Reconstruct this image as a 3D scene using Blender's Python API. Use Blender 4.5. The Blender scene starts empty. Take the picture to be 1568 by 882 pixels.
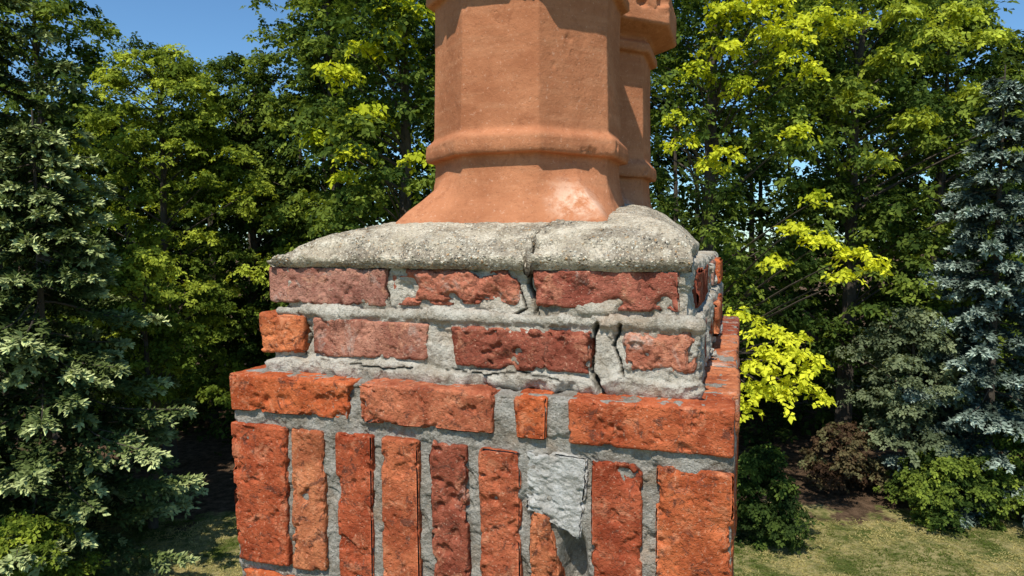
import bpy, math, numpy as np
from mathutils import Vector, Matrix
R_=math.radians
CH=9.0            # height of the camera / chimney top above the lawn
scene=bpy.context.scene

# ------------------------------------------------------------------ helpers
def _hash(ix,iy,iz,seed):
    h=(ix.astype(np.int64)*374761393+iy.astype(np.int64)*668265263+iz.astype(np.int64)*1440662683+seed*974634777)&0xffffffff
    h=((h^(h>>13))*1274126177)&0xffffffff
    h=h^(h>>16)
    return (h&0xffffff)/float(0xffffff)*2-1
def vn(p,seed=0):
    i=np.floor(p); f=p-i; u=f*f*f*(f*(f*6-15)+10); i=i.astype(np.int64)
    r=0
    for a in (0,1):
        for b in (0,1):
            for c in (0,1):
                w=(u[:,0] if a else 1-u[:,0])*(u[:,1] if b else 1-u[:,1])*(u[:,2] if c else 1-u[:,2])
                r=r+w*_hash(i[:,0]+a,i[:,1]+b,i[:,2]+c,seed)
    return r
_RM=np.array([[.36,.48,-.8],[-.8,.6,0],[.48,.64,.6]])
def fbm(p,oc=3,seed=0):
    s=0;a=1;t=0
    for k in range(oc):
        p=p@_RM
        s=s+a*vn(p*(2.03**k)+k*7.3,seed+k*13); t+=a; a*=.5
    return s/t
def sstep(a,b,x):
    t=np.clip((x-a)/(b-a),0,1); return t*t*(3-2*t)

def make_mesh(name,verts,quads,mats,matidx=None,colors=None,smooth=True,parent=None,color=None):
    me=bpy.data.meshes.new(name)
    verts=np.asarray(verts,dtype=np.float32); quads=np.asarray(quads,dtype=np.int32)
    me.vertices.add(len(verts)); me.vertices.foreach_set('co',verts.ravel())
    me.loops.add(quads.size); me.loops.foreach_set('vertex_index',quads.ravel())
    me.polygons.add(len(quads)); me.polygons.foreach_set('loop_start',np.arange(0,quads.size,4,dtype=np.int32))
    for m in mats: me.materials.append(m)
    if matidx is not None: me.polygons.foreach_set('material_index',np.asarray(matidx,dtype=np.int32))
    me.polygons.foreach_set('use_smooth',np.full(len(quads),smooth))
    if colors is not None:
        ca=me.color_attributes.new('Col','FLOAT_COLOR','POINT')
        c=np.ones((len(verts),4),dtype=np.float32); c[:,:3]=colors
        ca.data.foreach_set('color',c.ravel())
    me.update(calc_edges=True)
    ob=bpy.data.objects.new(name,me); bpy.context.collection.objects.link(ob)
    if parent: ob.parent=parent
    if color is not None: ob.color=color
    return ob

def box_grid(xs,ys,zs):
    A=[np.asarray(xs),np.asarray(ys),np.asarray(zs)]; n=[len(a) for a in A]
    idx=[];
    for ax in range(3):
        b,c=(ax+1)%3,(ax+2)%3
        for hi in (0,1):
            J,K=np.meshgrid(np.arange(n[b]),np.arange(n[c]),indexing='ij')
            I=np.full(J.shape,(n[ax]-1) if hi else 0)
            t=[None]*3; t[ax]=I;t[b]=J;t[c]=K
            gid=(t[0]*n[1]+t[1])*n[2]+t[2]
            q=np.stack([gid[:-1,:-1],gid[1:,:-1],gid[1:,1:],gid[:-1,1:]],-1).reshape(-1,4)
            if not hi: q=q[:,::-1]
            idx.append(q)
    q=np.concatenate(idx); u,inv=np.unique(q,return_inverse=True); q=inv.reshape(-1,4)
    i=u//(n[1]*n[2]); j=(u//n[2])%n[1]; k=u%n[2]
    return np.stack([A[0][i],A[1][j],A[2][k]],-1),q
def graded(a,b,fine,nf,coarse):
    L=b-a
    e=min(nf*fine,L/2)
    f1=np.linspace(a,a+e,nf+1); f2=np.linspace(b-e,b,nf+1)
    m=np.linspace(a+e,b-e,max(2,int((L-2*e)/coarse)+1)) if L>2*e+1e-6 else np.array([a+e])
    return np.unique(np.round(np.concatenate([f1,m,f2]),6))
def lin(a,b,s): return np.linspace(a,b,max(2,int(round((b-a)/s))+1))

# ------------------------------------------------------------------ node helpers
def new_mat(name):
    m=bpy.data.materials.new(name); m.use_nodes=True; nt=m.node_tree; nt.nodes.clear()
    out=nt.nodes.new('ShaderNodeOutputMaterial')
    return m,nt,out
class N:
    def __init__(s,nt): s.nt=nt
    def node(s,t,**k):
        n=s.nt.nodes.new(t)
        for a,b in k.items(): setattr(n,a,b)
        return n
    def link(s,a,b): s.nt.links.new(a,b)
    def noise(s,vec,scale,detail=4,rough=.55,dist=0):
        n=s.node('ShaderNodeTexNoise'); n.inputs['Scale'].default_value=scale; n.inputs['Detail'].default_value=detail
        n.inputs['Roughness'].default_value=rough; n.inputs['Distortion'].default_value=dist; s.link(vec,n.inputs['Vector']); return n.outputs[0]
    def rng(s,v,a,b,c=0,d=1):
        n=s.node('ShaderNodeMapRange'); n.clamp=True
        for i,x in zip((1,2,3,4),(a,b,c,d)): n.inputs[i].default_value=x
        s.link(v,n.inputs[0]); return n.outputs[0]
    def mix(s,f,a,b,mode='MIX'):
        n=s.node('ShaderNodeMix',data_type='RGBA',blend_type=mode)
        for sock,v in ((n.inputs[0],f),(n.inputs[6],a),(n.inputs[7],b)):
            if hasattr(v,'links'): s.link(v,sock)
            elif isinstance(v,(int,float)): sock.default_value=v
            else: sock.default_value=(*v,1)
        return n.outputs[2]
    def math(s,op,a,b=0):
        n=s.node('ShaderNodeMath',operation=op)
        for sock,v in ((n.inputs[0],a),(n.inputs[1],b)):
            if hasattr(v,'links'): s.link(v,sock)
            else: sock.default_value=v
        return n.outputs[0]
    def dirt(s,col):  # paints the shade inside cracks into the colour, in a soil tone
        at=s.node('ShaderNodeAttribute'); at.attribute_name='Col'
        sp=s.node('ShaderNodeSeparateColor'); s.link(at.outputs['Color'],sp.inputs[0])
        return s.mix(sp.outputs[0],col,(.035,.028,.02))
    def bump(s,h,dist,strength=1,normal=None):
        n=s.node('ShaderNodeBump'); n.inputs['Distance'].default_value=dist; n.inputs['Strength'].default_value=strength
        s.link(h,n.inputs['Height'])
        if normal: s.link(normal,n.inputs['Normal'])
        return n.outputs[0]
    def bsdf(s,out,col,rough,normal=None,spec=.3):
        b=s.node('ShaderNodeBsdfPrincipled'); b.inputs['Specular IOR Level'].default_value=spec
        if hasattr(col,'links'): s.link(col,b.inputs['Base Color'])
        else: b.inputs['Base Color'].default_value=(*col,1)
        if hasattr(rough,'links'): s.link(rough,b.inputs['Roughness'])
        else: b.inputs['Roughness'].default_value=rough
        if normal: s.link(normal,b.inputs['Normal'])
        s.link(b.outputs[0],out.inputs[0]); return b

# ------------------------------------------------------------------ materials
def mat_brick():
    m,nt,out=new_mat('weathered_brick'); n=N(nt)
    tc=n.node('ShaderNodeTexCoord').outputs['Object']; oi=n.node('ShaderNodeObjectInfo')
    base=oi.outputs['Color']; stain=oi.outputs['Alpha']
    a=n.noise(tc,16,4,.7,.3); col=n.mix(n.rng(a,.40,.60),n.mix(1,base,(.56,.46,.46),'MULTIPLY'),n.mix(1,base,(.94,.94,.94),'MULTIPLY'))
    b=n.noise(tc,30,4,.72,.8); col=n.mix(n.rng(b,.55,.66,0,.55),col,n.mix(.6,base,(.70,.34,.19)))
    d=n.noise(tc,36,5,.80,.9); col=n.mix(n.rng(d,.55,.62,0,.80),col,(.12,.048,.033))
    e=n.noise(tc,260,2,.7); col=n.mix(n.rng(e,.60,.72,0,.45),col,(.70,.46,.31))
    col=n.mix(n.rng(e,.40,.30,0,.5),col,(.14,.05,.03))
    g=n.noise(tc,15,5,.78,.5)
    thr=n.math('SUBTRACT',n.math('ADD',g,n.math('MULTIPLY',stain,.55)),.68)
    sm=n.rng(thr,0,.12,0,.65)
    col=n.mix(sm,col,n.mix(n.rng(e,.3,.7),(.36,.30,.25),(.60,.52,.44)))
    h=n.math('ADD',n.noise(tc,60,5,.78),n.math('MULTIPLY',n.rng(n.noise(tc,200,2,.6),.3,.42,-.5,0),.4))
    n.bsdf(out,col,1,n.bump(h,.0058,1),.0); return m
def mat_mortar(name,dist,flat=False):
    m,nt,out=new_mat(name); n=N(nt)
    tc=n.node('ShaderNodeTexCoord').outputs['Object']; oi=n.node('ShaderNodeObjectInfo'); base=oi.outputs['Color']
    a=n.noise(tc,24,5,.72); col=n.mix(n.rng(a,.38,.60),n.mix(1,base,(.58,.54,.49) if not flat else (.74,.72,.69),'MULTIPLY'),base)
    b=n.noise(tc,360,2,.75); col=n.mix(n.rng(b,.58,.68,0,.7 if not flat else .4),col,(.15,.125,.10))
    col=n.mix(n.rng(b,.40,.30,0,.5),col,(.78,.72,.61))
    d=n.noise(tc,14,3,.6); col=n.mix(n.rng(d,.56,.70,0,.30 if not flat else .1),col,(.52,.33,.20))
    h=n.math('ADD',n.noise(tc,130,4,.8),n.math('MULTIPLY',n.noise(tc,38,3,.6,.8),.8))
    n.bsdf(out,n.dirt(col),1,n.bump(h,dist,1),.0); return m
def mat_cap():
    m,nt,out=new_mat('aggregate_concrete'); n=N(nt)
    tc=n.node('ShaderNodeTexCoord').outputs['Object']
    wv=n.node('ShaderNodeVectorMath',operation='ADD'); nz=n.node('ShaderNodeTexNoise'); nz.inputs['Scale'].default_value=160; n.link(tc,nz.inputs['Vector'])
    sc=n.node('ShaderNodeVectorMath',operation='SCALE'); n.link(nz.outputs['Color'],sc.inputs[0]); sc.inputs['Scale'].default_value=.006
    n.link(tc,wv.inputs[0]); n.link(sc.outputs[0],wv.inputs[1])
    v=n.node('ShaderNodeTexVoronoi'); v.inputs['Scale'].default_value=200; n.link(wv.outputs[0],v.inputs['Vector'])
    sep=n.node('ShaderNodeSeparateColor'); n.link(v.outputs['Color'],sep.inputs[0])
    base=n.mix(n.rng(n.noise(tc,18,5,.74),.38,.60),(.52,.44,.315),(.77,.68,.52))
    peb=n.mix(n.rng(sep.outputs[0],.2,.9),(.54,.45,.31),(.92,.86,.70))
    peb=n.mix(n.rng(sep.outputs[1],.76,.80),peb,(.17,.14,.11))
    peb=n.mix(n.rng(sep.outputs[2],.84,.88),peb,(.55,.34,.17))
    inside=n.rng(v.outputs['Distance'],.30,.45,1,0)
    expo=n.rng(n.noise(tc,11,5,.76,.3),.44,.56)
    col=n.mix(n.math('MULTIPLY',inside,n.rng(expo,0,1,.35,1)),base,peb)
    gap=n.rng(v.outputs['Distance'],.40,.6,0,1)
    col=n.mix(n.math('MULTIPLY',gap,n.rng(expo,0,1,.2,.8)),col,(.20,.16,.115))
    dirt=n.rng(n.noise(tc,8,5,.8,.4),.56,.66,0,.5); col=n.mix(dirt,col,(.24,.20,.155))  # dirt in random patches
    f=n.noise(tc,300,2,.75)
    col=n.mix(n.rng(f,.58,.66,0,.75),col,(.15,.12,.09))
    h=n.math('ADD',n.math('MULTIPLY',n.rng(v.outputs['Distance'],0,.5,1,0),n.rng(expo,0,1,.3,1.1)),n.noise(tc,180,4,.82))
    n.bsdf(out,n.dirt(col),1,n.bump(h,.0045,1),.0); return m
def mat_terracotta():
    m,nt,out=new_mat('terracotta'); n=N(nt)
    tc=n.node('ShaderNodeTexCoord').outputs['Object']
    col=n.mix(n.rng(n.noise(tc,5,5,.72,.4),.38,.62),(.37,.140,.066),(.52,.215,.105))
    mp=n.node('ShaderNodeMapping'); mp.inputs['Scale'].default_value=(9,9,60); n.link(tc,mp.inputs[0])
    col=n.mix(n.rng(n.noise(mp.outputs[0],1,4,.7),.5,.72,0,.4),col,(.60,.29,.155))
    col=n.mix(n.rng(n.noise(tc,24,5,.8,.6),.56,.68,0,.5),col,(.27,.095,.045))
    f=n.noise(tc,190,2,.7)
    col=n.mix(n.rng(f,.60,.70,0,.40),col,(.24,.095,.05))
    col=n.mix(n.rng(f,.38,.28,0,.35),col,(.72,.45,.31))
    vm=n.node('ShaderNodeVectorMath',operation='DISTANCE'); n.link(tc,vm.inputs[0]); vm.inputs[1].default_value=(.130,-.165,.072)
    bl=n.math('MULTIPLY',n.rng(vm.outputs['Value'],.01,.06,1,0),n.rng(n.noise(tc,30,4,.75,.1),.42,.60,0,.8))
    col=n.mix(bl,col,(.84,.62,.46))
    h=n.math('ADD',n.noise(tc,60,5,.74),n.math('MULTIPLY',n.rng(n.noise(tc,110,2,.6),.24,.33,-.5,0),.5))
    n.bsdf(out,col,1,n.bump(h,.0024,.85),.0); return m
def mat_leaf(name,trans=.35):
    m,nt,out=new_mat(name); n=N(nt)
    at=n.node('ShaderNodeAttribute'); at.attribute_name='Col'
    d=n.node('ShaderNodeBsdfDiffuse'); n.link(at.outputs['Color'],d.inputs[0])
    t=n.node('ShaderNodeBsdfTranslucent'); n.link(n.mix(1,at.outputs['Color'],(1.25,1.15,.5),'MULTIPLY'),t.inputs[0])
    m1=n.node('ShaderNodeMixShader'); m1.inputs[0].default_value=trans; n.link(d.outputs[0],m1.inputs[1]); n.link(t.outputs[0],m1.inputs[2])
    n.link(m1.outputs[0],out.inputs[0]); return m
def mat_needle():
    m,nt,out=new_mat('needle_foliage'); n=N(nt)
    at=n.node('ShaderNodeAttribute'); at.attribute_name='Col'
    d=n.node('ShaderNodeBsdfDiffuse'); n.link(at.outputs['Color'],d.inputs[0]); n.link(d.outputs[0],out.inputs[0]); return m
def mat_bark():
    m,nt,out=new_mat('bark'); n=N(nt)
    tc=n.node('ShaderNodeTexCoord').outputs['Object']
    a=n.noise(tc,9,4,.7); n.bsdf(out,n.mix(a,(.04,.03,.022),(.10,.08,.06)),.95,n.bump(a,.03)); return m
def mat_ground():
    m,nt,out=new_mat('lawn_and_forest_floor'); n=N(nt)
    tc=n.node('ShaderNodeTexCoord').outputs['Object']
    sp=n.node('ShaderNodeSeparateXYZ'); n.link(tc,sp.inputs[0])
    g1=n.noise(tc,.9,5,.76); g2=n.noise(tc,7,4,.75)
    grass=n.mix(n.rng(g1,.42,.56),(.10,.14,.028),(.56,.46,.20))
    grass=n.mix(n.rng(g2,.48,.62,0,.75),grass,(.16,.18,.04))
    grass=n.mix(n.rng(n.noise(tc,40,2,.7),.5,.75,0,.5),grass,(.60,.52,.27))
    fl=n.mix(n.rng(n.noise(tc,3,5,.78),.35,.7),(.06,.04,.025),(.30,.19,.12))
    fl=n.mix(n.rng(n.noise(tc,25,3,.7),.6,.72,0,.6),fl,(.42,.30,.20))
    edge=n.math('ADD',sp.outputs[1],n.math('MULTIPLY',n.math('SUBTRACT',n.noise(tc,.5,4,.65),.5),9))
    col=n.mix(n.rng(edge,21.8,22.3),grass,fl)
    h=n.math('ADD',n.noise(tc,12,4,.75),n.noise(tc,50,2,.7))
    n.bsdf(out,col,1,n.bump(h,.08,1),.0); return m
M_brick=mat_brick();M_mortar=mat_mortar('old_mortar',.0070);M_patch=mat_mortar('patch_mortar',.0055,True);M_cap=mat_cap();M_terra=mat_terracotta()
M_leaf=mat_leaf('leaf_broad',.38);M_needle=mat_needle();M_bark=mat_bark();M_ground=mat_ground()

# ------------------------------------------------------------------ chimney
ch=bpy.data.objects.new('brick_chimney',None); bpy.context.collection.objects.link(ch)
ch.location=(.2706,.816,CH); ch.rotation_euler=(0,0,R_(-18.5))
MW=Matrix.Translation(ch.location)@Matrix.Rotation(R_(-18.5),4,'Z')
ORANGE=(.62,.155,.055);RED=(.48,.112,.048);DEEP=(.36,.10,.056);PINK=(.50,.24,.17);LT=(.64,.225,.10)

cnt=[0]
def brick(quad=None,rng3=None,y0=0,dep=.098,tint=RED,stain=.1,seed=None,res=.0019,r=.0045,amp=1.,chip=1.,dents=(),name='brick',mat=None,pits=1.):
    cnt[0]+=1; seed=cnt[0]*17 if seed is None else seed
    if quad is not None:
        q=np.array(quad,float)/1000
        x0,x1=q[:,0].min(),q[:,0].max(); z0,z1=q[:,1].min(),q[:,1].max(); y1=y0+dep
        xs,ys,zs=lin(x0,x1,res),graded(y0,y1,res,8,.01),lin(z0,z1,res)
    else:
        x0,x1,y0,y1,z0,z1=rng3
        xs,ys,zs=graded(x0,x1,res,8,.01),lin(y0,y1,res*1.5),lin(z0,z1,res*1.2)
    p,f=box_grid(xs,ys,zs)
    lo=np.array([x0,y0,z0])+r; hi=np.array([x1,y1,z1])-r
    c=np.clip(p,lo,hi); d=p-c; ln=np.linalg.norm(d,axis=1,keepdims=True); ln[ln==0]=1; d=d/ln
    s=seed*1.37
    disp=amp*(.0013*fbm(p*16+s,2,seed)+.0007*fbm(p*80+s,3,seed)+.0005*fbm(p*230+s,2,seed))
    half=(hi-lo)/2+r; cen=(lo+hi)/2
    e=np.sort(half-np.abs(p-cen),axis=1)[:,1]
    ch1=np.clip((fbm(p*40+s*2,4,seed+5)-.15)*2.8,0,.6)
    disp-=chip*.012*ch1*np.exp(-(e/.008)**1.5)
    ch2=np.clip((fbm(p*34+s*3,4,seed+9)-.28)*4.5,0,.5); disp-=chip*.0055*ch2*pits
    pit=np.clip((fbm(p*100+s*5,2,seed+19)-.50)*4,0,1); disp-=.003*pit*pits
    for (dx,dz,dr,dd) in dents:
        w=np.exp(-(((p[:,0]-dx/1000)**2+(p[:,2]-dz/1000)**2)/(dr/1000)**2*(1+.8*fbm(p*70+s,2,seed+4)))**1.5)
        disp-=w*dd/1000*(d[:,1]<-.5)
    p=c+d*(r+disp[:,None])
    if quad is not None:
        u=((p[:,0]-x0)/(x1-x0)); w=((z1-p[:,2])/(z1-z0))
        a,b,cc,dd_=q
        xz=(1-u)[:,None]*(1-w)[:,None]*a+u[:,None]*(1-w)[:,None]*b+u[:,None]*w[:,None]*cc+(1-u)[:,None]*w[:,None]*dd_
        p[:,0]=xz[:,0];p[:,2]=xz[:,1]
    return make_mesh(name,p,f,[mat or M_brick],parent=ch,color=(*tint,stain))

def rect(x0,x1,z0,z1): return [(x0,z1),(x1,z1),(x1,z0),(x0,z0)]
# course C (just below the cap)
brick([(-719,-38),(-507,-39),(-505,-99),(-717,-97)],y0=.060,tint=PINK,stain=.24)
brick([(-500,-42),(-302,-37),(-292,-92),(-500,-98)],y0=.061,tint=(.56,.20,.12),stain=.22,amp=2.8,chip=2.4,r=.013,dents=[(-482,-78,24,26),(-465,-60,14,10),(-330,-85,15,8),(-400,-95,14,9),(-350,-50,10,6)])
brick([(-277,-38),(-75,-38),(-73,-94),(-271,-92)],y0=.060,tint=(.43,.14,.09),stain=.12,dents=[(-95,-88,14,10),(-160,-94,16,9)])
# course B
brick([(-733,-112),(-645,-115),(-648,-176),(-730,-178)],y0=.048,tint=(.70,.22,.085),stain=.0,r=.007)
brick([(-630,-117),(-431,-121),(-432,-175),(-628,-178)],y0=.048,tint=(.52,.235,.155),stain=.26)
brick([(-396,-123),(-189,-122),(-189,-179),(-389,-181)],y0=.047,tint=(.35,.108,.066),stain=.08,amp=1.9,chip=2.2,dents=[(-310,-176,25,9)])
brick([(-150,-119),(-50,-113),(-50,-177),(-140,-178)],y0=.046,tint=(.58,.23,.135),stain=.26,amp=2.6,r=.017,chip=1.8)
# course A stretchers
brick([(-751,-204),(-535,-206),(-539,-262),(-747,-262)],tint=ORANGE,stain=.0,chip=1.6,amp=1.3,dents=[(-700,-238,5,4),(-680,-241,8,6),(-655,-238,8,6),(-640,-236,6,4)])
brick([(-521,-205),(-313,-205),(-314,-262),(-519,-263)],tint=(.57,.185,.092),stain=.14,amp=1.5,chip=1.7)
brick([(-285,-205),(-237,-205),(-239,-264),(-280,-264)],tint=ORANGE,stain=.0)
brick([(-209,-206),(-1,-204),(-2,-263),(-207,-264)],tint=(.57,.148,.060),stain=.05,r=.004,chip=1.3,dents=[(-152,-236,4,6),(-60,-262,9,6)])
# soldiers
B=-500
brick([(-752,-281),(-649,-282),(-648,B),(-742,B-3)],tint=(.51,.12,.05),stain=.0,chip=1.3,dents=[(-720,-296,25,4),(-700,-330,10,4)])
brick([(-640,-281),(-583,-282),(-580,B),(-640,B)],tint=LT,stain=.10,dents=[(-617,-388,7,9),(-600,-330,30,3)],amp=1.3,chip=1.3)
brick([(-562,-281),(-501,-282),(-501,B),(-558,B)],tint=RED,stain=.05,chip=1.3)
brick([(-486,-281),(-427,-282),(-425,B),(-486,B)],tint=(.57,.165,.072),stain=.04)
brick([(-409,-281),(-352,-281),(-350,B),(-406,B)],tint=(.37,.11,.063),stain=.20,amp=1.8,dents=[(-375,-360,6,6),(-392,-372,6,6),(-370,-410,8,6)],chip=1.9)
brick([(-334,-282),(-274,-282),(-274,B),(-332,B)],tint=(.53,.15,.07),stain=.08,dents=[(-312,-352,6,8),(-330,-356,8,6)],amp=1.4,chip=1.5)
brick([(-262,-362),(-232,-368),(-212,B),(-262,B)],y0=.002,tint=(.60,.205,.09),stain=.05,amp=1.6,chip=1.8,dents=[(-215,-470,14,12)])
brick([(-178,-283),(-112,-284),(-110,B),(-176,B)],tint=(.47,.115,.052),stain=.05,chip=1.3,dents=[(-128,-300,14,9),(-135,-284,12,6)])
brick([(-94,-283),(-1,-284),(1,B),(-94,B)],tint=(.61,.165,.062),stain=.0,amp=1.4,chip=1.6,dents=[(-60,-300,12,4),(-10,-350,14,5)])
brick([(-270,-279),(-182,-281),(-191,-398),(-266,-362)],y0=.0030,dep=.04,tint=(.52,.50,.46),stain=.0,amp=3.4,chip=3.0,r=.007,name='mortar_patch',mat=M_patch,pits=.3)
xx=-738; k=0
for L in (.2,.2,.1,.2):
    x1=min(xx+L*1000,-8)
    brick(rect(xx,x1,-575,-516),y0=.004,tint=[ORANGE,RED,DEEP,LT][k],stain=.05,res=.004); xx=x1+12;k+=1
rs=np.random.default_rng(5)
tints=[ORANGE,RED,DEEP,LT,PINK]
def side(off,z0,z1,D,back,lens,proud=0):
    for sgn in (0,1):
        y=off+.105; i=0
        while y<D-off-.04:
            L=lens[i%len(lens)]; y1=min(y+L,D-off)
            o=rs.uniform(-.002,.004)+ (proud*rs.random()*(1.5 if .3<y<.9 else .4) if sgn==0 else 0)
            if sgn==0: rg=(-off-.095+o,-off+o,y,y1,z0,z1)
            else: rg=(-.75+off-o,-.75+off+.095-o,y,y1,z0,z1)
            brick(rng3=rg,tint=tints[rs.integers(5)],stain=rs.uniform(0,.3),res=.004,amp=1.4,chip=1.4)
            y=y1+.013;i+=1
    x=-.75+off+.105
    while x<-off-.12:
        x1=min(x+lens[0],-off-.105)
        brick(rng3=(x,x1,D-off-.095,D-off,z0,z1),tint=tints[rs.integers(5)],stain=rs.uniform(0,.3),res=.006)
        x=x1+.013
D=1.12
side(.060,-.098,-.041,D,1,(.2,.1),.010)
side(.048,-.178,-.118,D,1,(.1,.2),.010)
side(0,-.263,-.204,D,1,(.2,.2))
side(0,-.500,-.283,D,1,(.06,.06))
side(.004,-.575,-.516,D,1,(.2,.2))

def dist_poly(x,z,pts):
    d=np.full(len(x),1e9)
    for (a,b),(c,e) in zip(pts[:-1],pts[1:]):
        a,b,c,e=a/1000,b/1000,c/1000,e/1000
        t=np.clip(((x-a)*(c-a)+(z-b)*(e-b))/((c-a)**2+(e-b)**2),0,1)
        d=np.minimum(d,np.hypot(x-a-t*(c-a),z-b-t*(e-b)))
    return d
def mortar(name,x0,x1,y0,y1,z0,z1,amp,seed,tint,extra=None,cracks=(),r=.008,res=.0019,plates=1.):
    p,f=box_grid(graded(x0,x1,res,6,res),graded(y0,y1,res,18,.008),lin(z0,z1,res))
    lo=np.array([x0,y0,z0])+r; hi=np.array([x1,y1,z1])-r
    c=np.clip(p,lo,hi); d=p-c; ln=np.linalg.norm(d,axis=1,keepdims=True); ln[ln==0]=1; d=d/ln
    disp=amp*(.0045*fbm(p*15+seed,3,seed)+.0016*fbm(p*75+seed,3,seed+2)+.0012*fbm(p*200,2,seed+7))
    pl=fbm(p*26+seed*2,4,seed+11)
    disp+=plates*amp*(.0030*sstep(.02,.06,pl)-.0038*sstep(-.14,-.18,pl))
    if extra: disp=disp+extra(p,d)
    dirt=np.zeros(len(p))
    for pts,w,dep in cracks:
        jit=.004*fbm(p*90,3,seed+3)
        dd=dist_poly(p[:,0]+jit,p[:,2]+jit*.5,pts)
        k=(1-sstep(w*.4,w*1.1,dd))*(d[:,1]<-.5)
        disp-=dep*k; dirt=np.maximum(dirt,k*.9)  # crack also painted dark, as shade on top of the carved depth
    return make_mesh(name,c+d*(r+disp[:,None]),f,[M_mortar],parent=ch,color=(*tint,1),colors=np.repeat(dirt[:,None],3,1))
crC=[([(-277,-30),(-281,-60),(-272,-80),(-270,-108)],.0036,.024)]
def gb(p,x,z,rx,rz,a): return a*np.exp(-((p[:,0]-x)/rx)**2-((p[:,2]-z)/rz)**2)
def exC(p,d):
    front=(d[:,1]<-.5)
    return (-gb(p,-.4,-.07,.11,.03,.008)+gb(p,-.19,-.094,.035,.010,.009)+gb(p,-.53,-.095,.03,.012,.005)+gb(p,-.06,-.07,.014,.03,.003)+gb(p,-.29,-.06,.010,.04,.002))*front
mortar('mortar_upper_course',-.688,-.062,.0678,D-.06,-.112,-.030,1.0,3,(.58,.525,.43),exC,crC+[([(-505,-40),(-515,-60),(-500,-98)],.0022,.012),([(-300,-60),(-285,-95),(-310,-108)],.0018,.01)])
def exB(p,d):
    front=(d[:,1]<-.3)
    rag=fbm(p*26,4,77)
    b=.016*sstep(-.182,-.188,p[:,2]+.014*rag)*(.75+1.0*rag)*front
    fill=.005*(np.exp(-((p[:,0]+.413)/.018)**4)+np.exp(-((p[:,0]+.17)/.018)**4))*front
    top=.006*sstep(-.122,-.110,p[:,2])*front
    return b+fill+top+(gb(p,-.44,-.15,.02,.03,.004)+gb(p,-.60,-.12,.04,.01,.004)+gb(p,-.07,-.115,.03,.012,.005)+gb(p,-.14,-.17,.02,.02,.005))*front
crB=[([(-180,-112),(-188,-130),(-187,-178),(-168,-203)],.0036,.024),([(-655,-112),(-640,-150),(-652,-178)],.0022,.012),([(-150,-112),(-160,-140),(-145,-180)],.0020,.012),([(-560,-186),(-500,-190),(-455,-186)],.0013,.008),([(-395,-186),(-340,-190),(-300,-184),(-230,-189)],.0013,.008)]
mortar('mortar_middle_course',-.705,-.047,.0560,D-.05,-.2035,-.104,1.0,8,(.58,.53,.44),exB,crB)
def exA(p,d):
    front=(d[:,1]<-.5)
    w=np.exp(-(((p[:,0]+.203)**2/.018**2+(p[:,2]+.44)**2/.055**2))**2)
    return -.045*w*front - .0035*front
mortar('mortar_lower_courses',-.746,-.004,.006,D-.004,-.585,-.2075,.8,12,(.39,.36,.31),exA,r=.006,plates=.9)
for (x,y,z,s) in [(-.060,.62,-.055,.020),(-.062,.8,-.09,.02),(-.045,.35,-.192,.018),(-.048,.7,-.19,.02),(-.06,.5,-.105,.016),(-.068,.9,-.06,.02)]:
    brick(rng3=(x-s,x+s*.6,y-s*1.4,y+s*1.4,z-s*.6,z+s*.6),tint=(.66,.61,.52),amp=4,chip=3,r=.01,res=.003,name='loose_mortar',mat=M_mortar)

def mat_shaft():
    m,nt,out=new_mat('brick_shaft'); n=N(nt)
    tc=n.node('ShaderNodeTexCoord').outputs['Object']; geo=n.node('ShaderNodeSeparateXYZ'); n.link(tc,geo.inputs[0])
    cx=n.node('ShaderNodeCombineXYZ'); n.link(n.math('ADD',geo.outputs[0],geo.outputs[1]),cx.inputs[0]); n.link(geo.outputs[2],cx.inputs[1])
    b=n.node('ShaderNodeTexBrick'); n.link(cx.outputs[0],b.inputs[0])
    for k,v in (('Color1',(.50,.12,.05,1)),('Color2',(.40,.10,.05,1)),('Mortar',(.38,.35,.31,1)),('Scale',1.),('Mortar Size',.006),('Brick Width',.212),('Row Height',.07)): b.inputs[k].default_value=v
    h=n.math('ADD',n.math('MULTIPLY',b.outputs['Fac'],-1),n.math('MULTIPLY',n.noise(tc,120,4,.6),.3))
    n.bsdf(out,b.outputs[0],.9,n.bump(h,.008)); return m
p,f=box_grid(lin(-.742,-.008,.1),lin(.008,D-.008,.1),lin(-CH-.2,-.586,.5))
make_mesh('shaft',p,f,[mat_shaft()],smooth=False,parent=ch)

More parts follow.
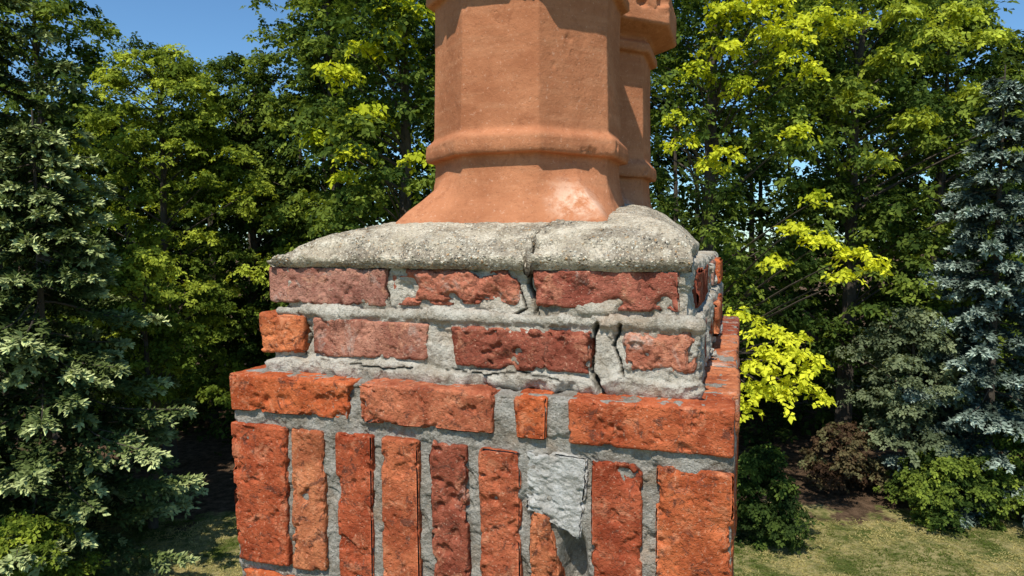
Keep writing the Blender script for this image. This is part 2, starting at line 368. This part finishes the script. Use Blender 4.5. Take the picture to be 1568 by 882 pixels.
# cap (flaunching)
def cap():
    x0,x1,y0,y1=-.714,-.058,.050,D-.05
    xs=lin(x0,x1,.0017); ys=np.concatenate([lin(y0,y0+.15,.0017),lin(y0+.155,y1,.006)])
    nx,ny=len(xs),len(ys)
    X,Y=np.meshgrid(xs,ys,indexing='ij'); p=np.stack([X.ravel(),Y.ravel(),np.zeros(nx*ny)],-1)
    x,y=p[:,0],p[:,1]
    jf=.006*fbm(p*24,4,4)
    df=(y-y0)+jf; dl=(x-x0)+jf; dr=(x1-x)+jf; db=(y1-y)
    m=np.stack([df/.092+.10,dl/.12+.03,dr/.05+.34,db/.08],-1)
    k=9.; sm=-np.log(np.exp(-k*np.clip(m,0,9)).sum(1))/k
    sm=np.clip(sm,0,None)
    z=-.031+.086*(1-np.exp(-sm*1.0))+.019*sstep(.2,.45,y)*sstep(0,.1,dr)
    z+=.0018*fbm(p*9,2,21)+.0010*fbm(p*40,3,22)+.0014*fbm(p*130,3,23)
    bz=fbm(p*11+3,4,31)+.16*sstep(-.32,-.5,x)
    br=sstep(0,.04,bz)*(1-sstep(.030,.038,df+.018*fbm(p*50,3,33)))*(y<.3)
    z-=.0075*br*sstep(.0,.012,df)
    z+=.0042*fbm(p*150,3,24)*(.25+1.6*br)
    z-=.0035*np.clip((fbm(p*90,2,27)-.35)*4,0,1)
    yy=y-.05
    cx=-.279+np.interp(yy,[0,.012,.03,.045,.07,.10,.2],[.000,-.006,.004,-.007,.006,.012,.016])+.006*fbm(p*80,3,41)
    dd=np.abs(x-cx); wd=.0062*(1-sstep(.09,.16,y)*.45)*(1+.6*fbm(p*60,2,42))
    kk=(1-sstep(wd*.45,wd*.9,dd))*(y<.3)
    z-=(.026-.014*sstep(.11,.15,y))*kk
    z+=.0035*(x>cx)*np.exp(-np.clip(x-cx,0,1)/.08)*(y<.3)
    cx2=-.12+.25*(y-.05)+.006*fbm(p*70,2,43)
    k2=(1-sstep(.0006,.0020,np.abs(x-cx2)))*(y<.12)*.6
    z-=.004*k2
    dirt=np.maximum(kk,k2*.5)  # painted shade for both cap cracks, carried in Col
    p[:,2]=z
    p[:,1]+= .010*fbm(np.stack([x*30,x*0,y*0],-1),4,51)*np.exp(-(y-y0)/.012)
    p[:,0]+= .005*fbm(np.stack([y*30,x*0,y*0],-1),3,52)*(np.exp(-(x-x0)/.012)+np.exp(-(x1-x)/.012))
    p[:,0]-= .05*(p[:,1]-y0)*sstep(x0,x1,x)
    g=np.arange(nx*ny).reshape(nx,ny)
    q=np.stack([g[:-1,:-1],g[1:,:-1],g[1:,1:],g[:-1,1:]],-1).reshape(-1,4)
    ring=np.concatenate([g[:,0],g[-1,1:],g[::-1,-1][1:],g[0,::-1][1:-1]])
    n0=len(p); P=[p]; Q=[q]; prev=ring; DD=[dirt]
    base=p[ring].copy(); dirn=np.zeros_like(base)
    dirn[:nx,1]=-1; dirn[nx-1:nx+ny-1,0]=1; dirn[nx+ny-2:2*nx+ny-2,1]=1; dirn[2*nx+ny-3:,0]=-1; dirn[0,0]=-1
    bot=-.0400+.0025*fbm(base*35,3,71)
    for s in range(1,5):
        nb=base.copy(); t=s/4
        nb[:,2]=np.minimum(base[:,2],base[:,2]*(1-t)+bot*t)
        nb+= -dirn*(.010*t**2) + dirn*.0022*fbm(nb*180,3,60+s)[:,None]
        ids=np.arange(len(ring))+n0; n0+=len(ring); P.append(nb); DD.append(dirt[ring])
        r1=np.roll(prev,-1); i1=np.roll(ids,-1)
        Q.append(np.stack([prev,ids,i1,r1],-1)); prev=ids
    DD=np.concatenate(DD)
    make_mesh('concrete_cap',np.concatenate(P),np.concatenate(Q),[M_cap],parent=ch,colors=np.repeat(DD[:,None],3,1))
cap()

# ------------------------------------------------------------------ chimney pots
def pot(name,lx,ly,lz,seed,base_h=.180):
    prof=[(.0,base_h,1),(.020,base_h,1),(.032,base_h-.003,1),(.050,.170,.85),(.070,.162,.58),(.090,.157,.30),(.110,.154,.1),(.130,.1535,0),(.137,.154,0),
          (.1385,.166,0),(.1405,.1685,0),(.150,.1700,0),(.164,.1690,0),(.168,.1665,0),(.177,.1575,0),(.181,.1562,0),(.30,.1530,0),(.402,.1525,0),
          (.406,.153,0),(.408,.164,0),(.411,.1675,0),(.424,.167,0),(.428,.165,0),(.434,.157,0),(.440,.157,0),(.446,.166,0),(.453,.195,0),(.456,.206,0),(.460,.210,0),(.520,.209,0),(.525,.206,0),
          (.544,.183,0),(.550,.178,0),(.553,.183,0),(.576,.184,0),(.584,.178,0),(.640,.170,0),(.648,.165,0),(.648,.140,0),(.640,.136,0),(.45,.130,0),(.30,.130,0)]
    pts=[]
    for (a,b) in zip(prof[:-1],prof[1:]):
        d=math.hypot(b[0]-a[0],b[1]-a[1]); k=max(1,int(d/.0035))
        for i in range(k):
            t=i/k; pts.append([a[j]+(b[j]-a[j])*t for j in range(3)])
    pts.append(list(prof[-1])); pts=np.array(pts)
    K=400; th=np.arange(K)/K*2*math.pi
    def ngon(n,pw):
        s=0
        for i in range(n):
            cc=np.clip(np.cos(th-i*2*math.pi/n),0,None); s=s+cc**pw
        return s**(-1/pw)
    o=ngon(8,420); sq=ngon(4,45)
    rad=pts[:,1:2]*(o[None]*(1-pts[:,2:3])+sq[None]*pts[:,2:3])
    X=rad*np.cos(th)[None];Y=rad*np.sin(th)[None];Z=np.repeat(pts[:,0:1],K,1)
    p=np.stack([X.ravel(),Y.ravel(),Z.ravel()],-1)
    dn=np.stack([np.tile(np.cos(th),len(pts)),np.tile(np.sin(th),len(pts)),np.zeros(len(p))],-1)
    disp=.0014*fbm(p*10+seed,2,seed)+.0005*fbm(p*50+seed,3,seed+1)-.004*np.clip((fbm(p*42+seed,4,seed+2)-.52)*2.5,0,.5)
    rg=np.exp(-((p[:,2]-.150)/.016)**4)+np.exp(-((p[:,2]-.417)/.014)**4)+np.exp(-((p[:,2]-.49)/.04)**4)
    disp-=rg*.018*np.clip((fbm(p*34+5+seed,3,seed+7)-.34)*1.8,0,.6)
    p=p+dn*disp[:,None]
    p[:,2]+=.0018*fbm(p*10,2,seed+3)
    g=np.arange(len(p)).reshape(len(pts),K); g2=np.roll(g,-1,axis=1)
    q=np.stack([g[:-1],g2[:-1],g2[1:],g[1:]],-1).reshape(-1,4)
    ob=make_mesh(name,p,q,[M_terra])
    w=MW@Vector((lx,ly,lz)); ob.location=w; ob.rotation_euler=(0,0,R_(-18.5)); return ob
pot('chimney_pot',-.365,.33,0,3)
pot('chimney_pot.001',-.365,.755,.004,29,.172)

# ------------------------------------------------------------------ vegetation
class Acc:
    def __init__(s): s.v=[];s.q=[];s.m=[];s.c=[];s.n=0
    def add(s,v,q,m,c):
        v=np.asarray(v); s.v.append(v); s.q.append(np.asarray(q)+s.n); s.m.append(np.full(len(q),m)); s.c.append(np.broadcast_to(c,(len(v),3))); s.n+=len(v)
    def build(s,name,mats):
        return make_mesh(name,np.concatenate(s.v),np.concatenate(s.q),mats,np.concatenate(s.m),np.concatenate(s.c),smooth=False)
def tube(acc,path,rad,k=6,m=0):
    path=np.asarray(path,float); rad=np.asarray(rad,float)
    t=np.gradient(path,axis=0); t/=np.linalg.norm(t,axis=1,keepdims=True)+1e-9
    ref=np.where(np.abs(t[:,2:3])>.9,np.array([[1.,0,0]]),np.array([[0,0,1.]]))
    a=np.cross(t,ref); a/=np.linalg.norm(a,axis=1,keepdims=True); b=np.cross(t,a)
    th=np.arange(k)/k*2*math.pi
    v=path[:,None]+rad[:,None,None]*(a[:,None]*np.cos(th)[None,:,None]+b[:,None]*np.sin(th)[None,:,None])
    g=np.arange(len(path)*k).reshape(len(path),k); g2=np.roll(g,-1,1)
    acc.add(v.reshape(-1,3),np.stack([g[:-1],g2[:-1],g2[1:],g[1:]],-1).reshape(-1,4),m,(.1,.1,.1))
def norm(a): return a/(np.linalg.norm(a,axis=-1,keepdims=True)+1e-9)
def rosettes(acc,rg,c,ax,L,k,col,wid=.34,m=1):
    M=len(c); ax=norm(ax); ref=norm(rg.normal(size=(M,3))); a=norm(np.cross(ax,ref)); b=np.cross(ax,a)
    ph=(np.arange(k)/k*2*math.pi)[None]+rg.uniform(0,6.28,(M,1))+rg.normal(0,.25,(M,k))
    d=norm(a[:,None]*np.cos(ph)[...,None]+b[:,None]*np.sin(ph)[...,None]+ax[:,None]*rg.normal(.05,.35,(M,k,1)))
    n=norm(ax[:,None]+rg.normal(0,.35,(M,k,3))); s=norm(np.cross(n,d))
    l=(L[:,None]*rg.uniform(.6,1.2,(M,k)))[...,None]; C=c[:,None]
    down=np.array([0,0,-1.])
    v=np.stack([C+d*l*.1, C+d*l*.6+s*l*wid, C+d*l*1.05+down*l*.22, C+d*l*.6-s*l*wid],2).reshape(-1,3)
    cc=np.repeat((col[:,None]*rg.uniform(.78,1.2,(M,k,1))).reshape(-1,3),4,0)
    acc.add(v,np.arange(len(v)).reshape(-1,4),m,cc)

def broadleaf(name,x,y,h,R,z0,seed,pal,ncl=200,nros=30,L=.19,k=5,lean=0,cr=(.5,1.0),extra=(),tip=.5,width_pow=.8,trunk=True,epal=None):
    rg=np.random.default_rng(seed); acc=Acc(); pal=np.array(pal); epal=np.array(epal if epal is not None else pal)
    if trunk:
        zz=np.linspace(-.1,h*.9,14); wob=np.cumsum(rg.normal(0,.06,(14,2)),0)
        path=np.stack([x+wob[:,0]+lean*zz/h,y+wob[:,1],zz],-1)
        r0=.016*h; tube(acc,path,r0*(1-zz/h*.95)+.015,8)
    t=rg.random(ncl)**.9
    az=rg.uniform(0,2*math.pi,ncl)
    prof=np.sin(np.pi*np.clip(.16+.80*t,0,1)**width_pow)**.6
    lob=1+.22*np.sin(3*az+seed)+.16*np.sin(5*az+t*7+seed*2)+.14*np.sin(t*19+seed)
    rr=R*prof*lob*np.sqrt(.12+.88*rg.random(ncl))
    cz=z0+(h-z0)*t
    c=np.stack([x+lean*cz/h+rr*np.cos(az),y+rr*np.sin(az),cz],-1)
    crr=rg.uniform(cr[0],cr[1],ncl)
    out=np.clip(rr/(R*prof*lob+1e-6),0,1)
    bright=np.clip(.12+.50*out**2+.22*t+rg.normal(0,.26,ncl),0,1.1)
    if len(extra):
        e=np.array(extra,float); c=np.concatenate([c,e[:,:3]]); crr=np.concatenate([crr,e[:,3]]); bright=np.concatenate([bright,e[:,4]])
    if trunk:
        for i in list(range(0,ncl,4))+list(range(ncl,len(c))):
            zb=max(z0*.8,c[i,2]-.45*math.hypot(c[i,0]-x,c[i,1]-y)-.5)
            bx=np.interp(zb,zz,path[:,0]);by=np.interp(zb,zz,path[:,1])
            s=np.linspace(0,1,6)[:,None]; P0=np.array([bx,by,zb]); P2=c[i]-np.array([0,0,.1]); P1=(P0+P2)/2+np.array([0,0,.07*np.linalg.norm(P2-P0)])+rg.normal(0,.15,3)
            tube(acc,(1-s)**2*P0+2*s*(1-s)*P1+s**2*P2,np.linspace(.0025*h,.010,6),4)
    nn=np.maximum(6,(nros*(crr/np.mean(crr[:ncl]))**2).astype(int)); nn[ncl:]=(nn[ncl:]*2.4).astype(int)
    idx=np.repeat(np.arange(len(c)),nn); M=len(idx)
    a2=rg.uniform(0,2*math.pi,M); r2=np.sqrt(rg.random(M))*crr[idx]
    r2=r2*(1+.35*np.sin(a2*3+idx*1.7))
    off=np.stack([r2*np.cos(a2),r2*np.sin(a2),-.35*r2**2/crr[idx]+rg.normal(0,.16,M)*crr[idx]],-1)
    outd=np.stack([np.cos(a2),np.sin(a2),np.zeros(M)],-1)*(r2/crr[idx])[:,None]
    ax=np.array([0,-.12,1.])*.75+outd*.55+rg.normal(0,.33,(M,3))
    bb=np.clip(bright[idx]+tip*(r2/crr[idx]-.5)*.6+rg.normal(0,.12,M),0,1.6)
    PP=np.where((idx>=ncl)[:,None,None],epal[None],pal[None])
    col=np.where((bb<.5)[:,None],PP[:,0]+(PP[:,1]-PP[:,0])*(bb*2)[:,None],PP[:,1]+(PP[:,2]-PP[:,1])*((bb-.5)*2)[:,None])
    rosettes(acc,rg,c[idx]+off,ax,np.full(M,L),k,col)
    return acc.build(name,[M_bark,M_leaf])

def spruce(name,x,y,h,R,seed,pal,nwh=24,nb=7,droop=.28,zlow=1.,L=.19,tw=22,wd=.040):
    rg=np.random.default_rng(seed); acc=Acc(); pal=np.array(pal)
    zz=np.linspace(-.1,h,12); tube(acc,np.stack([np.full(12,x),np.full(12,y),zz],-1),.012*h*(1-zz/h*.97)+.015,8)
    C=[];Dr=[];B=[]
    for w in range(nwh):
        for j in range(nb):
            f=(w+rg.uniform(-.35,.35))/nwh; f=min(max(f,0),.995)
            zb=zlow+(h-zlow)*f
            az=rg.uniform(0,6.283); ell=R*(1-f)**.85*rg.uniform(.50,1.15)+.22
            s=np.linspace(0,1,10); dz=ell*(.12*s-droop*1.9*s**1.5+droop*1.0*np.clip(s-.45,0,1)**1.3*2.1)
            dirv=np.array([math.cos(az),math.sin(az)])
            side=np.array([-dirv[1],dirv[0]]); bend=rg.normal(0,.06)*ell*s**2
            path=np.stack([x+dirv[0]*ell*s+side[0]*bend,y+dirv[1]*ell*s+side[1]*bend,zb+dz],-1)
            if j%2==0: tube(acc,path,np.linspace(.02+.004*ell,.006,10),4)
            nt=max(8,int(tw*(.4+ell/R))); ts=rg.uniform(.12,1,nt)**.75
            bp=np.stack([np.interp(ts,s,path[:,i]) for i in range(3)],-1)
            sg=rg.choice([-1,1],nt); lt=(ell*.20*(1-ts)**.7+.22)*rg.uniform(.6,1.15,nt)
            td=norm(np.stack([dirv[0]*.8+side[0]*sg*.7,dirv[1]*.8+side[1]*sg*.7,rg.normal(-.40,.12,nt)],-1))
            br=rg.normal(0,.15)
            for u in (.05,.35,.68,1.0):
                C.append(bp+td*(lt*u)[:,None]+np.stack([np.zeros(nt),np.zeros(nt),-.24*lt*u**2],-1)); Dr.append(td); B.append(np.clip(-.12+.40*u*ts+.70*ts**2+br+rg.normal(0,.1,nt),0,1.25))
    C=np.concatenate(C);Dr=np.concatenate(Dr);B=np.concatenate(B); M=len(C); K=4
    d=norm(Dr[:,None]*.9+rg.normal(0,.45,(M,K,3))+np.array([0,0,.12])); up=norm(rg.normal(0,.35,(M,K,3))+np.array([0,-.5,1.])); s=norm(np.cross(up,d))
    l=L*rg.uniform(.7,1.25,(M,K,1))
    C=C[:,None]
    v=np.stack([C-s*wd*.6,C+d*l*.55+s*wd*-1,C+d*l,C+d*l*.5+s*wd],2).reshape(-1,3)
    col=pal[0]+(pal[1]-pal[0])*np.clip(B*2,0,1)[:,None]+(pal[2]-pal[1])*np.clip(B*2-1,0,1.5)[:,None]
    cc=np.repeat((col[:,None]*rg.uniform(.75,1.25,(M,K,1))).reshape(-1,3),4,0)
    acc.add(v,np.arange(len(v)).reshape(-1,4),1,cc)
    return acc.build(name,[M_bark,M_needle])

def X(px,d): return (px-784)/1050*d
def Z(py,d): return CH+(370-py)/1050*d
G_bright=((.05,.08,.014),(.14,.195,.028),(.38,.44,.055))
G_yel=((.14,.19,.015),(.42,.48,.03),(.68,.70,.05))
G_mid=((.028,.050,.013),(.072,.115,.024),(.22,.28,.045))
G_dark=((.02,.036,.012),(.05,.080,.020),(.13,.18,.035))
G_grey=((.06,.08,.04),(.13,.16,.085),(.26,.30,.16))
S_green=((.025,.038,.011),(.12,.155,.046),(.46,.50,.21))
S_blue=((.045,.062,.045),(.14,.18,.14),(.38,.45,.36))

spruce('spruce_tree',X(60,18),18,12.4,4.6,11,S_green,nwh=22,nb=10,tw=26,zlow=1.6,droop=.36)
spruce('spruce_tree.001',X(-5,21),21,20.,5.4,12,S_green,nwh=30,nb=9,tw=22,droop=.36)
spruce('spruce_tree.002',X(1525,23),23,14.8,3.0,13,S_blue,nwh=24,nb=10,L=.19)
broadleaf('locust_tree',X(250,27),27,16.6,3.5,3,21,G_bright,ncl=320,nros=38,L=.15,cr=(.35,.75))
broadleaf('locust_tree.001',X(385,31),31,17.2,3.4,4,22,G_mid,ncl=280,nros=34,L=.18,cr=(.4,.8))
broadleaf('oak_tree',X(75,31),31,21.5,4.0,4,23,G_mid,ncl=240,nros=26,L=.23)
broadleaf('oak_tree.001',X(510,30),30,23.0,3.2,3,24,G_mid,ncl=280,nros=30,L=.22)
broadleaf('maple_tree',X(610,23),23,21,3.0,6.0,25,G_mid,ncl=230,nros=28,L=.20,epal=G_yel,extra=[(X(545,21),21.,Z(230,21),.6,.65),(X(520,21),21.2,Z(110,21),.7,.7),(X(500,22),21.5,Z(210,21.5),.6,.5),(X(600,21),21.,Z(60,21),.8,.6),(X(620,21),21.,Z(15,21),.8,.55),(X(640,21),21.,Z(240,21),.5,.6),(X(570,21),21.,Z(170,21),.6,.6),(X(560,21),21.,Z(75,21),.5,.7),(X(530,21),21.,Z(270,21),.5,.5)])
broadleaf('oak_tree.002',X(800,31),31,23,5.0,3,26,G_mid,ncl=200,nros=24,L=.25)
ex=[]
for (px,py,d,r,b) in [(1045,215,19.5,.45,.8),(1105,235,19.2,.5,.9),(1085,250,19.4,.4,.8),(1030,180,20,.4,.8),(1215,345,18.5,.45,.9),(1260,365,18.2,.5,1.),(1310,385,18,.55,1.),(1290,420,18.1,.4,.9),(1340,410,18,.3,.9),(1190,395,18.6,.4,.8),
      (1110,20,20,.8,.7),(1180,50,20,.8,.85),(1100,75,20,.6,.75),(1130,130,20.3,.5,.6),(1250,30,21,.8,.7),(1230,110,20.5,.5,.6),(1060,110,20.5,.6,.5),(1215,200,20,.5,.6),(1250,300,19.5,.4,.6),(1165,5,20,.7,.8),(1200,90,20,.5,.7),
      (1135,480,18.6,.45,.9),(1180,505,18.2,.5,1.),(1160,560,18.,.55,1.),(1215,540,17.9,.55,1.),(1250,560,17.8,.42,1.),(1190,600,17.9,.5,1.),(1255,605,17.8,.42,.9),(1140,625,18,.42,.9),(1228,515,18,.3,.9),(1185,540,18,.5,1.),(1160,595,18,.5,.9),(1225,585,17.8,.45,1.)]:
    ex.append((X(px,d),d,Z(py,d),r*1.1,b))
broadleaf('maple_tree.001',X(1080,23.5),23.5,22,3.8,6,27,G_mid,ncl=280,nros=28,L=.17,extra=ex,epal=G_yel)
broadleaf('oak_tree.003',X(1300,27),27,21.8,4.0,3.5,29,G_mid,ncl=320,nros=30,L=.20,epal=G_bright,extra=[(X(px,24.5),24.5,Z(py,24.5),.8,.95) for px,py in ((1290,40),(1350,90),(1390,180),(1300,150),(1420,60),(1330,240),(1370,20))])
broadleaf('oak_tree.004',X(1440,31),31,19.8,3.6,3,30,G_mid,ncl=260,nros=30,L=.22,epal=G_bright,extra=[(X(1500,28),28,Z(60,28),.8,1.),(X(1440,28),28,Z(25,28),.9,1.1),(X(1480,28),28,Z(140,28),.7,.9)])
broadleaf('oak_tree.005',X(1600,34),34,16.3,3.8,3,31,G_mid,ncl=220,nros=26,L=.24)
broadleaf('willow_tree',X(1400,23.5),23.5,Z(475,23.5),1.7,2.2,32,G_grey,ncl=130,nros=30,L=.14,cr=(.3,.55))
broadleaf('shrub',X(1300,24),24,2.6,1.3,.3,33,((.05,.03,.02),(.12,.07,.04),(.17,.15,.07)),ncl=60,nros=30,L=.12,cr=(.25,.5),trunk=False)
broadleaf('shrub.001',X(1470,21.8),21.8,2.2,1.6,.2,34,G_mid,ncl=110,nros=34,L=.12,cr=(.25,.5),trunk=False)
broadleaf('shrub.002',X(1590,21.8),21.8,3.0,1.6,.2,35,G_mid,ncl=90,nros=34,L=.12,cr=(.25,.5),trunk=False)
broadleaf('shrub.003',X(1180,20),20,2.9,1.0,.1,36,G_dark,ncl=80,nros=34,L=.12,cr=(.25,.45),trunk=False)
broadleaf('shrub.004',X(20,15.5),15.5,2.6,1.1,.1,37,G_bright,ncl=60,nros=30,L=.12,cr=(.25,.45),trunk=False)
broadleaf('understory_tree',X(215,21),21,8.8,1.3,4.2,38,G_bright,ncl=80,nros=30,L=.14,cr=(.3,.55))
acc=Acc(); rg=np.random.default_rng(99)
def mass(n,xr,yr,topf,Lf,seed):
    rg=np.random.default_rng(seed)
    c=np.stack([rg.uniform(*xr,n),rg.uniform(*yr,n),rg.random(n)],-1)
    tz=topf(c[:,0])+1.2*np.sin(c[:,0]*.75)+1.*np.sin(c[:,0]*1.7+1)
    c[:,2]=.3+tz*c[:,2]**.9
    nr=15; idx=np.repeat(np.arange(n),nr); M=len(idx); a2=rg.uniform(0,6.283,M); r2=np.sqrt(rg.random(M))*rg.uniform(.7,1.5,n)[idx]
    off=np.stack([r2*np.cos(a2),r2*np.sin(a2),-.3*r2**2+rg.normal(0,.25,M)],-1)
    b=np.clip(rg.normal(.35,.2,n)[idx]+rg.normal(0,.1,M),0,1); pal=np.array(G_dark); col=pal[0]+(pal[2]-pal[0])*b[:,None]
    rosettes(acc,rg,c[idx]+off,np.array([0,-.35,1.])+rg.normal(0,.35,(M,3)),np.full(M,Lf),4,col)
mass(3400,(-36,40),(35,40),lambda x:np.where(x<-11.5,16.,np.where(x>25,18.,23.)),.42,1)
mass(500,(-26,30),(29,34),lambda x:5.+0*x,.3,2)
for i in range(26):
    xx=rg.uniform(-32,36);yy=rg.uniform(33,40); tube(acc,[(xx,yy,0),(xx+.2,yy,8),(xx,yy,15)],[.22,.16,.06],6)
acc.build('distant_woodland',[M_bark,M_leaf])

p=np.array([(-400,-200,0),(400,-200,0),(400,600,0),(-400,600,0)],float)
make_mesh('ground',p,[[0,1,2,3]],[M_ground],smooth=False)
acc=Acc(); rg=np.random.default_rng(4); M=18000
c=np.stack([rg.uniform(-14,20,M),rg.uniform(14.5,21.6,M),np.zeros(M)],-1)
ns=fbm(c*np.array([.8,.8,0]),3,5); cg=np.array([.12,.16,.03])+(np.array([.54,.46,.19])-np.array([.12,.16,.03]))*np.clip(ns*2.2+.5+rg.normal(0,.2,M),0,1)[:,None]
rosettes(acc,rg,c,np.array([0,0,1.])+rg.normal(0,.2,(M,3)),np.full(M,.09),4,cg,wid=.14,m=0)
v=acc.v[0]; v[:,2]=np.abs(v[:,2])*1.2+.004
acc.build('lawn_grass',[M_leaf])

# ------------------------------------------------------------------ light
el,az=R_(57),R_(20)
to=Vector((-math.sin(az)*math.cos(el),-math.cos(az)*math.cos(el),math.sin(el)))
sl=bpy.data.lights.new('sun','SUN'); sl.energy=5; sl.angle=R_(.53); sl.color=(1,.96,.87)
so=bpy.data.objects.new('sun',sl); bpy.context.collection.objects.link(so); so.rotation_euler=to.to_track_quat('Z','Y').to_euler(); so.location=(0,-5,30)
w=bpy.data.worlds.new('World'); scene.world=w; w.use_nodes=True; nt=w.node_tree
bg=nt.nodes['Background']; sk=nt.nodes.new('ShaderNodeTexSky'); sk.sky_type='NISHITA'; sk.sun_disc=False
sk.sun_elevation=el; sk.sun_rotation=math.pi+az; sk.altitude=300; sk.air_density=1; sk.dust_density=.2; sk.ozone_density=1.5
mx=nt.nodes.new('ShaderNodeMix'); mx.data_type='RGBA'; mx.blend_type='MULTIPLY'; mx.inputs[0].default_value=1; mx.inputs[7].default_value=(.85,1.2,1.42,1)
nt.links.new(sk.outputs[0],mx.inputs[6]); nt.links.new(mx.outputs[2],bg.inputs[0]); bg.inputs[1].default_value=.105
# ------------------------------------------------------------------ camera
cd=bpy.data.cameras.new('camera'); co=bpy.data.objects.new('camera',cd); bpy.context.collection.objects.link(co)
cd.sensor_width=36; cd.lens=36*1050/1568; cd.clip_start=.05; cd.clip_end=2000
co.location=(0,0,CH); co.rotation_euler=(R_(90-3.87),0,0)
scene.camera=co
scene.view_settings.view_transform='Standard'; scene.view_settings.look='None'; scene.view_settings.exposure=0
